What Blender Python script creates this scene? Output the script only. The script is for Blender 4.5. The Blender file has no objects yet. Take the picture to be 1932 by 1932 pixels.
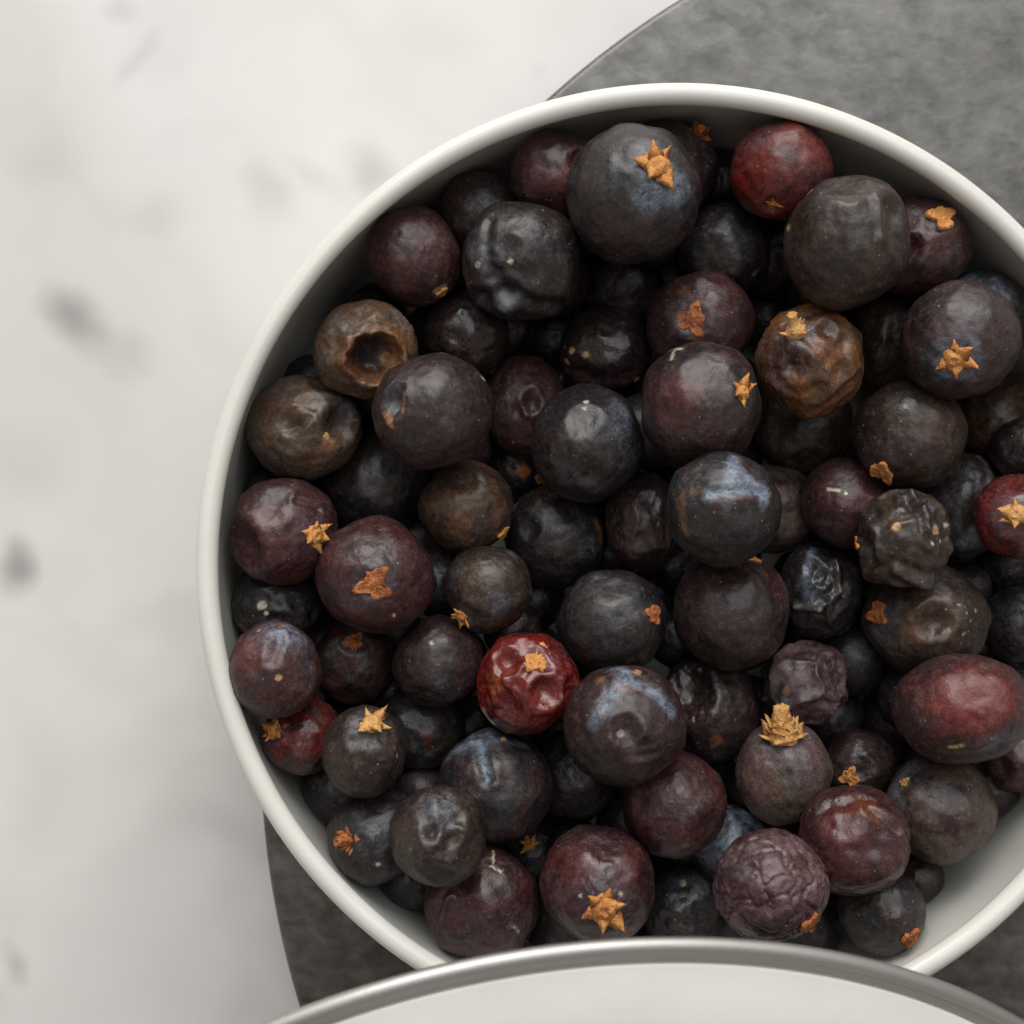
import bpy, bmesh, math, numpy as np
from mathutils import Matrix, Vector

# ------------------------------------------------------------------ camera, light, exposure
S = bpy.context.scene
C = S.collection
CAM_H = 0.120                 # camera height above the board (metres)
TAN = 0.368                   # tangent of half the field of view
cam_d = bpy.data.cameras.new('camera'); cam = bpy.data.objects.new('camera', cam_d); C.objects.link(cam)
cam.location = (0, 0, CAM_H); cam.rotation_euler = (0, 0, 0)
cam_d.sensor_width = 36; cam_d.lens = 18 / TAN; cam_d.clip_start = 0.005; cam_d.clip_end = 20
cam_d.dof.use_dof = True; cam_d.dof.focus_distance = 0.1035
cam_d.dof.aperture_fstop = (cam_d.lens / 1000) / 0.00085
S.camera = cam
S.render.resolution_x = 1024; S.render.resolution_y = 1024
S.view_settings.view_transform = 'Standard'; S.view_settings.look = 'None'
S.view_settings.exposure = 0.0; S.view_settings.gamma = 1.0
S.render.engine = 'CYCLES'
S.cycles.max_bounces = 5; S.cycles.diffuse_bounces = 3; S.cycles.glossy_bounces = 2

W = bpy.data.worlds.new('World'); S.world = W; W.use_nodes = True
bg = W.node_tree.nodes['Background']; bg.inputs[0].default_value = (1.0, 0.90, 0.82, 1); bg.inputs[1].default_value = 0.36

def area_lamp(name, loc, rotz, sx, sy, power, col):
    l = bpy.data.lights.new(name, 'AREA'); l.shape = 'RECTANGLE'; l.size = sx; l.size_y = sy
    l.energy = power; l.color = col
    o = bpy.data.objects.new(name, l); C.objects.link(o); o.location = loc; o.rotation_euler = (0, 0, rotz)
    return o
# one large window overhead towards the top of the picture
area_lamp('window_light', (0.02, 0.565, 0.60), math.radians(28.7), 0.75, 1.0, 4.4, (0.885, 0.955, 1.0))
# second lamp, added lower and farther back to brighten the near inner wall
low_lamp = area_lamp('added_low_light', (-0.05, 1.05, 0.62), 0, 1.1, 0.8, 14.0, (1.0, 0.965, 0.915)); low_lamp.rotation_euler = (math.radians(62), 0, math.radians(180))

# ------------------------------------------------------------------ helpers
def tag(o, label=None, cat=None, group=None, kind=None):
    if label: o['label'] = label
    if cat: o['category'] = cat
    if group: o['group'] = group
    if kind: o['kind'] = kind
    return o

class NT:
    """small helper around a material's node tree"""
    def __init__(s, name):
        s.m = bpy.data.materials.new(name); s.m.use_nodes = True; s.t = s.m.node_tree
        s.b = s.t.nodes['Principled BSDF']; s.out = s.t.nodes['Material Output']
    def n(s, kind, **kw):
        x = s.t.nodes.new(kind)
        for k, v in kw.items(): setattr(x, k, v)
        return x
    def link(s, a, b): s.t.links.new(a, b)
    def put(s, sock, v):
        if hasattr(v, 'node'): s.link(v, sock)
        else: sock.default_value = v
    def math(s, op, a, b=0.0, clamp=False):
        x = s.n('ShaderNodeMath', operation=op, use_clamp=clamp); s.put(x.inputs[0], a); s.put(x.inputs[1], b); return x.outputs[0]
    def noise(s, vec, scale, detail=3, rough=0.5, dist=0.0):
        x = s.n('ShaderNodeTexNoise'); s.put(x.inputs['Vector'], vec)
        x.inputs['Scale'].default_value = scale; x.inputs['Detail'].default_value = detail
        x.inputs['Roughness'].default_value = rough; x.inputs['Distortion'].default_value = dist
        return x.outputs['Fac']
    def ramp(s, fac, a, b, lo=0.0, hi=1.0):
        x = s.n('ShaderNodeMapRange', interpolation_type='SMOOTHSTEP'); s.put(x.inputs[0], fac)
        x.inputs[1].default_value = a; x.inputs[2].default_value = b; x.inputs[3].default_value = lo; x.inputs[4].default_value = hi
        return x.outputs[0]
    def mix(s, fac, a, b, blend='MIX'):
        x = s.n('ShaderNodeMix', data_type='RGBA', blend_type=blend); s.put(x.inputs[0], fac); s.put(x.inputs[6], a); s.put(x.inputs[7], b)
        return x.outputs[2]
    def obj(s):
        return s.n('ShaderNodeTexCoord').outputs['Object']
    def bump(s, h, strength, dist):
        x = s.n('ShaderNodeBump'); s.put(x.inputs['Height'], h); x.inputs['Strength'].default_value = strength; x.inputs['Distance'].default_value = dist
        s.link(x.outputs[0], s.b.inputs['Normal'])

def c4(r, g, b): return (r, g, b, 1.0)

def px(u, v, D):
    """a place seen at (u, v) of the 1932-pixel study print, D metres below the lens"""
    return ((u - 966) / 966 * TAN * D, (966 - v) / 966 * TAN * D, CAM_H - D)

def mesh_obj(name, verts, faces, mat, parent=None, smooth=True):
    me = bpy.data.meshes.new(name); me.from_pydata([tuple(v) for v in verts], [], faces); me.update()
    if smooth: me.polygons.foreach_set('use_smooth', [True] * len(me.polygons))
    me.materials.append(mat)
    o = bpy.data.objects.new(name, me); C.objects.link(o)
    if parent: o.parent = parent
    return o

def lathe(name, prof, mat, parent=None, seg=256, close=False):
    """prof: list of (radius, z); radius 0 at the end gives a cap"""
    v = []; f = []; n = len(prof); rows = []
    for r, z in prof:
        if r < 1e-9: rows.append([len(v)]); v.append((0, 0, z)); continue
        st = len(v)
        for k in range(seg):
            a = 2 * math.pi * k / seg; v.append((r * math.cos(a), r * math.sin(a), z))
        rows.append(list(range(st, st + seg)))
    for i in range(n - 1 + (1 if close else 0)):
        A = rows[i]; B = rows[(i + 1) % n]
        for k in range(seg):
            k2 = (k + 1) % seg
            if len(A) == 1 and len(B) == 1: continue
            if len(A) == 1: f.append((A[0], B[k2], B[k]))
            elif len(B) == 1: f.append((A[k], A[k2], B[0]))
            else: f.append((A[k], A[k2], B[k2], B[k]))
    return mesh_obj(name, v, f, mat, parent)

def arc(cx, cz, r, a0, a1, n):
    return [(cx + r * math.cos(math.radians(a0 + (a1 - a0) * i / n)), cz + r * math.sin(math.radians(a0 + (a1 - a0) * i / n))) for i in range(n + 1)]

# ------------------------------------------------------------------ materials of the setting
def mat_marble():
    m = NT('white_marble'); o = m.obj()
    warp = m.noise(o, 30, 3, 0.55)
    add = m.n('ShaderNodeVectorMath', operation='MULTIPLY_ADD')
    wn = m.n('ShaderNodeTexNoise'); m.link(o, wn.inputs['Vector']); wn.inputs['Scale'].default_value = 70; wn.inputs['Detail'].default_value = 3
    m.link(wn.outputs['Color'], add.inputs[0]); add.inputs[1].default_value = (0.008, 0.008, 0.0); m.link(o, add.inputs[2])
    p = add.outputs[0]
    tot = None
    # grey mineral flecks: u, v, half width, half height (study pixels), turn, strength
    for u, v, a, b, rot, amt in [(148, 605, 50, 84, 24, .40), (232, 660, 60, 60, 0, .14), (22, 1078, 44, 74, -10, .42), (692, 296, 52, 58, 20, .26),
                                 (600, 322, 80, 44, -20, .10), (492, 366, 66, 90, 20, .15), (36, 1815, 38, 44, 0, .24), (430, 1600, 160, 60, -25, .10),
                                 (222, 14, 46, 30, 0, .15), (262, 96, 24, 84, -38, .12), (310, 415, 60, 60, 0, .09), (60, 880, 120, 90, 0, .07),
                                 (330, 1180, 80, 60, 0, .08), (90, 1480, 90, 140, 0, .08), (455, 760, 60, 60, 0, .05), (1010, 130, 30, 30, 0, .06),
                                 (800, 60, 120, 70, 0, .05), (250, 1420, 140, 70, 30, .05), (100, 280, 90, 120, 0, .07), (560, 1780, 60, 60, 0, .06)]:
        X, Y, Z = px(u, v, CAM_H + 0.004); k = TAN * (CAM_H + 0.004) / 966
        sb = m.n('ShaderNodeVectorMath', operation='SUBTRACT'); m.link(p, sb.inputs[0]); sb.inputs[1].default_value = (X + .004, Y + .004, Z)
        rt = m.n('ShaderNodeVectorRotate', rotation_type='Z_AXIS'); m.link(sb.outputs[0], rt.inputs[0]); rt.inputs['Angle'].default_value = math.radians(-rot)
        sc = m.n('ShaderNodeVectorMath', operation='MULTIPLY'); m.link(rt.outputs[0], sc.inputs[0]); sc.inputs[1].default_value = (1 / (a * k), 1 / (b * k), 0)
        ln = m.n('ShaderNodeVectorMath', operation='LENGTH'); m.link(sc.outputs[0], ln.inputs[0])
        g = m.ramp(ln.outputs['Value'], 0.0, 1.25, min(.62, amt * 1.4), 0.0)
        tot = g if tot is None else m.math('ADD', tot, g)
    cloud = m.ramp(m.noise(p, 22, 4, 0.6), 0.35, 0.75, 0.0, 0.12)
    vein = m.n('ShaderNodeTexNoise'); m.link(p, vein.inputs['Vector']); vein.inputs['Scale'].default_value = 34; vein.inputs['Detail'].default_value = 2; vein.inputs['Roughness'].default_value = .62; vein.inputs['Distortion'].default_value = .8
    vm = m.ramp(m.math('ABSOLUTE', m.math('SUBTRACT', vein.outputs['Fac'], .5)), 0, .09, .055, 0)
    spots = m.ramp(m.noise(p, 60, 2, .5), .60, .76, 0, .16)
    tot = m.math('ADD', m.math('ADD', tot, cloud), m.math('ADD', vm, spots), clamp=True)
    tint = m.mix(m.ramp(m.noise(o, 12, 2), 0.3, 0.7), c4(.69, .672, .652), c4(.655, .645, .63))
    col = m.mix(tot, tint, c4(.20, .19, .18))
    m.link(col, m.b.inputs['Base Color'])
    m.put(m.b.inputs['Roughness'], m.ramp(warp, .3, .7, 0.10, 0.15)); m.b.inputs['IOR'].default_value = 1.50
    return m.m

def mat_board():
    m = NT('grey_stone_board'); o = m.obj()
    sc = m.n('ShaderNodeMapping'); m.link(o, sc.inputs[0]); sc.inputs['Scale'].default_value = (1.0, 1.35, 1.0); sc.inputs['Rotation'].default_value = (0, 0, 0.3)
    a = m.noise(sc.outputs[0], 420, 2, 0.5, 0.3); b = m.noise(sc.outputs[0], 130, 3, 0.6); c = m.noise(o, 1600, 2, 0.6)
    mixv = m.math('ADD', m.math('MULTIPLY', a, .5), m.math('ADD', m.math('MULTIPLY', b, .35), m.math('MULTIPLY', c, .15)))
    col = m.mix(m.ramp(mixv, .30, .72), c4(.036, .030, .023), c4(.105, .098, .088))
    brown = m.ramp(m.noise(o, 190, 3, .6), .58, .76, 0, .45)
    col = m.mix(brown, col, c4(.085, .058, .036))
    m.link(col, m.b.inputs['Base Color'])
    m.put(m.b.inputs['Roughness'], m.ramp(mixv, .35, .65, .30, .44)); m.b.inputs['IOR'].default_value = 1.68
    m.bump(mixv, .45, .0003); m.put(m.b.inputs['Specular IOR Level'], m.ramp(mixv, .30, .70, .42, .70))
    return m.m

def mat_enamel(name, col, rough, chips=True, metal=0.0):
    m = NT(name); o = m.obj()
    n1 = m.noise(o, 90, 3, .6); n2 = m.noise(o, 2600, 2, .6)
    base = m.mix(m.ramp(n1, .35, .7), c4(*col), c4(*[x * .94 for x in col]))
    if chips:
        v = m.n('ShaderNodeTexVoronoi'); m.link(o, v.inputs['Vector']); v.inputs['Scale'].default_value = 620
        d = m.math('ADD', v.outputs['Distance'], m.math('MULTIPLY', m.noise(o, 2500, 2), .5))
        pick = m.n('ShaderNodeSeparateColor'); m.link(v.outputs['Color'], pick.inputs[0])
        sel = m.math('GREATER_THAN', pick.outputs[0], 0.982)
        mask = m.math('MULTIPLY', m.ramp(d, .32, .40, 1, 0), sel)
        base = m.mix(m.math('MULTIPLY', mask, .75), base, c4(.16, .15, .14))
    m.link(base, m.b.inputs['Base Color'])
    m.put(m.b.inputs['Roughness'], m.ramp(n1, .3, .7, rough - .04, rough + .05))
    m.b.inputs['Metallic'].default_value = metal; m.b.inputs['IOR'].default_value = 1.52
    m.bump(m.math('ADD', m.math('MULTIPLY', n2, .4), n1), .12, .0002)
    return m.m

M_MARBLE = mat_marble(); M_BOARD = mat_board()
M_TIN = mat_enamel('pale_enamel', (.69, .68, .63), .20)
M_LIDTOP = mat_enamel('lid_white_enamel', (.93, .92, .87), .34)
M_SILVER = mat_enamel('brushed_silver', (.47, .465, .45), .52, chips=False, metal=1.0)

# ------------------------------------------------------------------ the setting
tbl = mesh_obj('table_surface', [(-.6, -.6, -.004), (.6, -.6, -.004), (.6, .6, -.004), (-.6, .6, -.004)], [(0, 1, 2, 3)], M_MARBLE, smooth=False)
tag(tbl, kind='structure')
BX, BY, BR = .0542, -.0204, .0760
brd = lathe('serving_board', [(0, -.0038), (BR - .0012, -.0038)] + arc(BR - .0007, -.0031, .0007, -90, 0, 5) + arc(BR - .0007, -.0007, .0007, 0, 90, 6) + [(BR * .7, 0), (0, 0)], M_BOARD)
brd.location = (BX, BY, 0)
tag(brd, 'round mottled grey stone board lying on the white marble table', 'board')

# ------------------------------------------------------------------ the open tin
TX, TY, TR, TH = .01203, -.00384, .03490, .020
bead = .00080
tin = bpy.data.objects.new('round_tin', None); C.objects.link(tin); tin.location = (TX, TY, 0)
tag(tin, 'open round pale enamelled tin full of dried berries on the grey board', 'tin')
zc = TH - bead
rin = TR - .00085
lathe('rim', arc(TR - bead, zc, bead, -20, 225, 28) + [(TR - bead * 1.45, zc - bead * .86), (rin - .0001, zc - bead * 1.15)], M_TIN, tin, seg=384)
lathe('wall', [(0.0, .0001), (TR - .0013, .0001)] + arc(TR - .00135, .0013, .0012, -90, 0, 4) + [(TR - .00010, zc - .0003)], M_TIN, tin, seg=256)
lathe('inner_wall', [(rin, zc - bead * 1.1), (rin - .00008, .0035)] + [(rin - .00008 - .0022 * (1 - math.cos(math.radians(a))), .0006 + .0022 * (1 - math.sin(math.radians(a)))) for a in (15, 30, 45, 60, 75, 90)] + [(0, .0006)], M_TIN, tin, seg=256)

# ------------------------------------------------------------------ the lid leaning on it
LR = .048
lid = bpy.data.objects.new('tin_lid', None); C.objects.link(lid)
n = Vector((.1481, -.4196, .8955)).normalized(); e1 = Vector((0, 1, 0)).cross(n).normalized(); e2 = n.cross(e1)
lc = Vector((.00366, -.069050, -.001585 + TH))
lid.matrix_world = Matrix(((e1.x, e2.x, n.x, lc.x), (e1.y, e2.y, n.y, lc.y), (e1.z, e2.z, n.z, lc.z), (0, 0, 0, 1)))
tag(lid, 'white lid with a silver rim propped on the front edge of the berry tin', 'lid')
rb = .00052
lathe('rim', arc(LR - rb, -rb, rb, -110, 128, 22) + [(LR - 1.75 * rb, -rb * .62), (LR - 2.0 * rb, -rb * .70), (LR - 2.2 * rb, -rb * .55), (LR - 2.6 * rb, -rb * .46), (LR - 3.0 * rb, -rb * .52), (LR - 3.2 * rb, -rb * .75), (LR - 3.25 * rb, -rb * 1.9), (LR - 1.1 * rb, -rb * 1.98)], M_SILVER, lid, seg=512)
lathe('top_panel', [(LR - 3.40 * rb, -rb * 1.9), (LR - 3.40 * rb, -rb * .80), (LR - 3.48 * rb, -rb * .60), (LR - 3.7 * rb, -rb * .46), (LR * .8, -rb * .2), (LR * .4, 0), (0, 0)], M_LIDTOP, lid, seg=512)
lathe('plug', [(0, -rb * 2), (LR - 3.3 * rb, -rb * 2), (LR - .0035, -rb * 2.4), (.0275, -rb * 2.4), (.0270, -.0104), (.0262, -.0110), (0, -.0110)], M_SILVER, lid)

# ------------------------------------------------------------------ noise for the berries
rng = np.random.RandomState(7)
PERM = np.concatenate([rng.permutation(256)] * 3)
GRAD = rng.normal(size=(256, 3)); GRAD /= np.linalg.norm(GRAD, axis=1)[:, None]
def pn(P):
    i = np.floor(P).astype(int); f = P - i; u = f * f * f * (f * (f * 6 - 15) + 10); i &= 255
    out = np.zeros(len(P))
    for dx in (0, 1):
        for dy in (0, 1):
            for dz in (0, 1):
                h = PERM[PERM[PERM[i[:, 0] + dx] + i[:, 1] + dy] + i[:, 2] + dz]
                g = GRAD[h]; w = np.abs(1 - dx - u[:, 0]) * np.abs(1 - dy - u[:, 1]) * np.abs(1 - dz - u[:, 2])
                out += w * ((f - np.array([dx, dy, dz])) * g).sum(1)
    return out * 1.6
def fbm(P, o=3, g=.5):
    s = 0; a = 1; k = 1.0
    for j in range(o): s = s + a * pn(P * k + 17.3 * j); a *= g; k *= 2.03
    return s
def sst(a, b, x):
    t = np.clip((x - a) / (b - a), 0, 1); return t * t * (3 - 2 * t)

def ico(sub):
    bm = bmesh.new(); bmesh.ops.create_icosphere(bm, subdivisions=sub, radius=1.0)
    me = bpy.data.meshes.new('ico%d' % sub); bm.to_mesh(me); bm.free()
    me.polygons.foreach_set('use_smooth', [True] * len(me.polygons))
    co = np.empty(len(me.vertices) * 3); me.vertices.foreach_get('co', co); co = co.reshape(-1, 3)
    return me, co / np.linalg.norm(co, axis=1)[:, None]
ICO = {6: ico(6), 4: ico(4)}    # bmesh counts the plain icosahedron as 1

# ------------------------------------------------------------------ berry materials
def mat_skin():
    m = NT('dried_berry_skin'); o = m.obj()
    info = m.n('ShaderNodeObjectInfo'); ofs = m.n('ShaderNodeVectorMath', operation='ADD')
    cmb = m.n('ShaderNodeCombineXYZ'); m.link(m.math('MULTIPLY', info.outputs['Random'], 0.7), cmb.inputs[0]); m.link(info.outputs['Random'], cmb.inputs[2])
    m.link(o, ofs.inputs[0]); m.link(cmb.outputs[0], ofs.inputs[1]); p = ofs.outputs[0]
    at = m.n('ShaderNodeAttribute', attribute_name='tint'); gl = m.n('ShaderNodeAttribute', attribute_name='gloss')
    g1 = m.noise(p, 2200, 2, .65); g2 = m.noise(p, 6500, 1, .6); g3 = m.noise(p, 700, 1, .6)
    var = m.math('ADD', m.ramp(g1, .25, .75, .68, 1.32), m.ramp(g2, .3, .7, -.26, .26))
    col = m.mix(1.0, at.outputs['Color'], var, 'MULTIPLY')
    # pale waxy grains and dust
    haze = m.math('MULTIPLY', m.ramp(m.math('ADD', m.math('MULTIPLY', g1, .5), m.math('MULTIPLY', g2, .5)), .50, .64, 0, .14), m.ramp(g3, .35, .65, .15, 1))
    col = m.mix(haze, col, c4(.19, .15, .14))
    v = m.n('ShaderNodeTexVoronoi'); m.link(p, v.inputs['Vector']); v.inputs['Scale'].default_value = 3300; v.inputs['Randomness'].default_value = 1
    sp = m.n('ShaderNodeSeparateColor'); m.link(v.outputs['Color'], sp.inputs[0])
    dsp = m.math('MULTIPLY', m.ramp(m.math('ADD', v.outputs['Distance'], m.math('MULTIPLY', g2, .7)), .42, .60, 1, 0), m.math('GREATER_THAN', sp.outputs[1], 0.955))
    col = m.mix(m.math('MULTIPLY', dsp, .38), col, c4(.50, .46, .40))
    m.link(col, m.b.inputs['Base Color'])
    r = m.math('SUBTRACT', m.ramp(g3, .3, .7, .34, .47), m.math('MULTIPLY', gl.outputs['Fac'], .22))
    r = m.math('ADD', r, m.math('MULTIPLY', g1, .12)); m.link(r, m.b.inputs['Roughness'])
    m.b.inputs['IOR'].default_value = 1.53
    m.b.inputs['Sheen Weight'].default_value = 0.0; m.b.inputs['Sheen Roughness'].default_value = .45; m.b.inputs['Sheen Tint'].default_value = c4(.9, .9, 1)
    h = m.math('ADD', m.math('MULTIPLY', g1, .5), m.math('MULTIPLY', g2, .35))
    m.bump(h, .34, .00015)
    return m.m
def mat_scale(name, a, b, c):
    m = NT(name); o = m.n('ShaderNodeNewGeometry').outputs['Position']
    n1 = m.noise(o, 1600, 4, .65); n2 = m.noise(o, 600, 2)
    col = m.mix(m.ramp(n1, .32, .68), c4(*a), c4(*b)); col = m.mix(m.ramp(n2, .5, .72, 0, .8), col, c4(*c))
    m.link(col, m.b.inputs['Base Color']); m.b.inputs['Roughness'].default_value = .55
    m.b.inputs['IOR'].default_value = 1.45
    m.bump(m.math('ADD', n1, m.math('MULTIPLY', m.noise(o, 5200, 2, .6), .6)), 1.0, .00026); return m.m
M_SKIN = mat_skin()
M_SC = {'o': mat_scale('orange_scale', (.50, .19, .044), (.68, .32, .095), (.28, .080, .022)),
        'r': mat_scale('russet_scale', (.32, .088, .024), (.48, .17, .048), (.15, .038, .015)),
        't': mat_scale('tan_scale', (.54, .26, .078), (.70, .40, .145), (.33, .12, .035))}

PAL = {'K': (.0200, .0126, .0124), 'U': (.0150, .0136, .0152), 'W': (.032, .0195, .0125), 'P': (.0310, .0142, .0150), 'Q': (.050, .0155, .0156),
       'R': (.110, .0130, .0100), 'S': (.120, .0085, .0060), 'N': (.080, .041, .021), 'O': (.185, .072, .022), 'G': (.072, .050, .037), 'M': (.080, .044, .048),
       'B': (.145, .176, .228), 'C': (.20, .185, .18), 'T': (.45, .27, .11), 'I': (.55, .49, .36), 'D': (.008, .007, .008), 'Y': (.36, .115, .03)}
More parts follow.
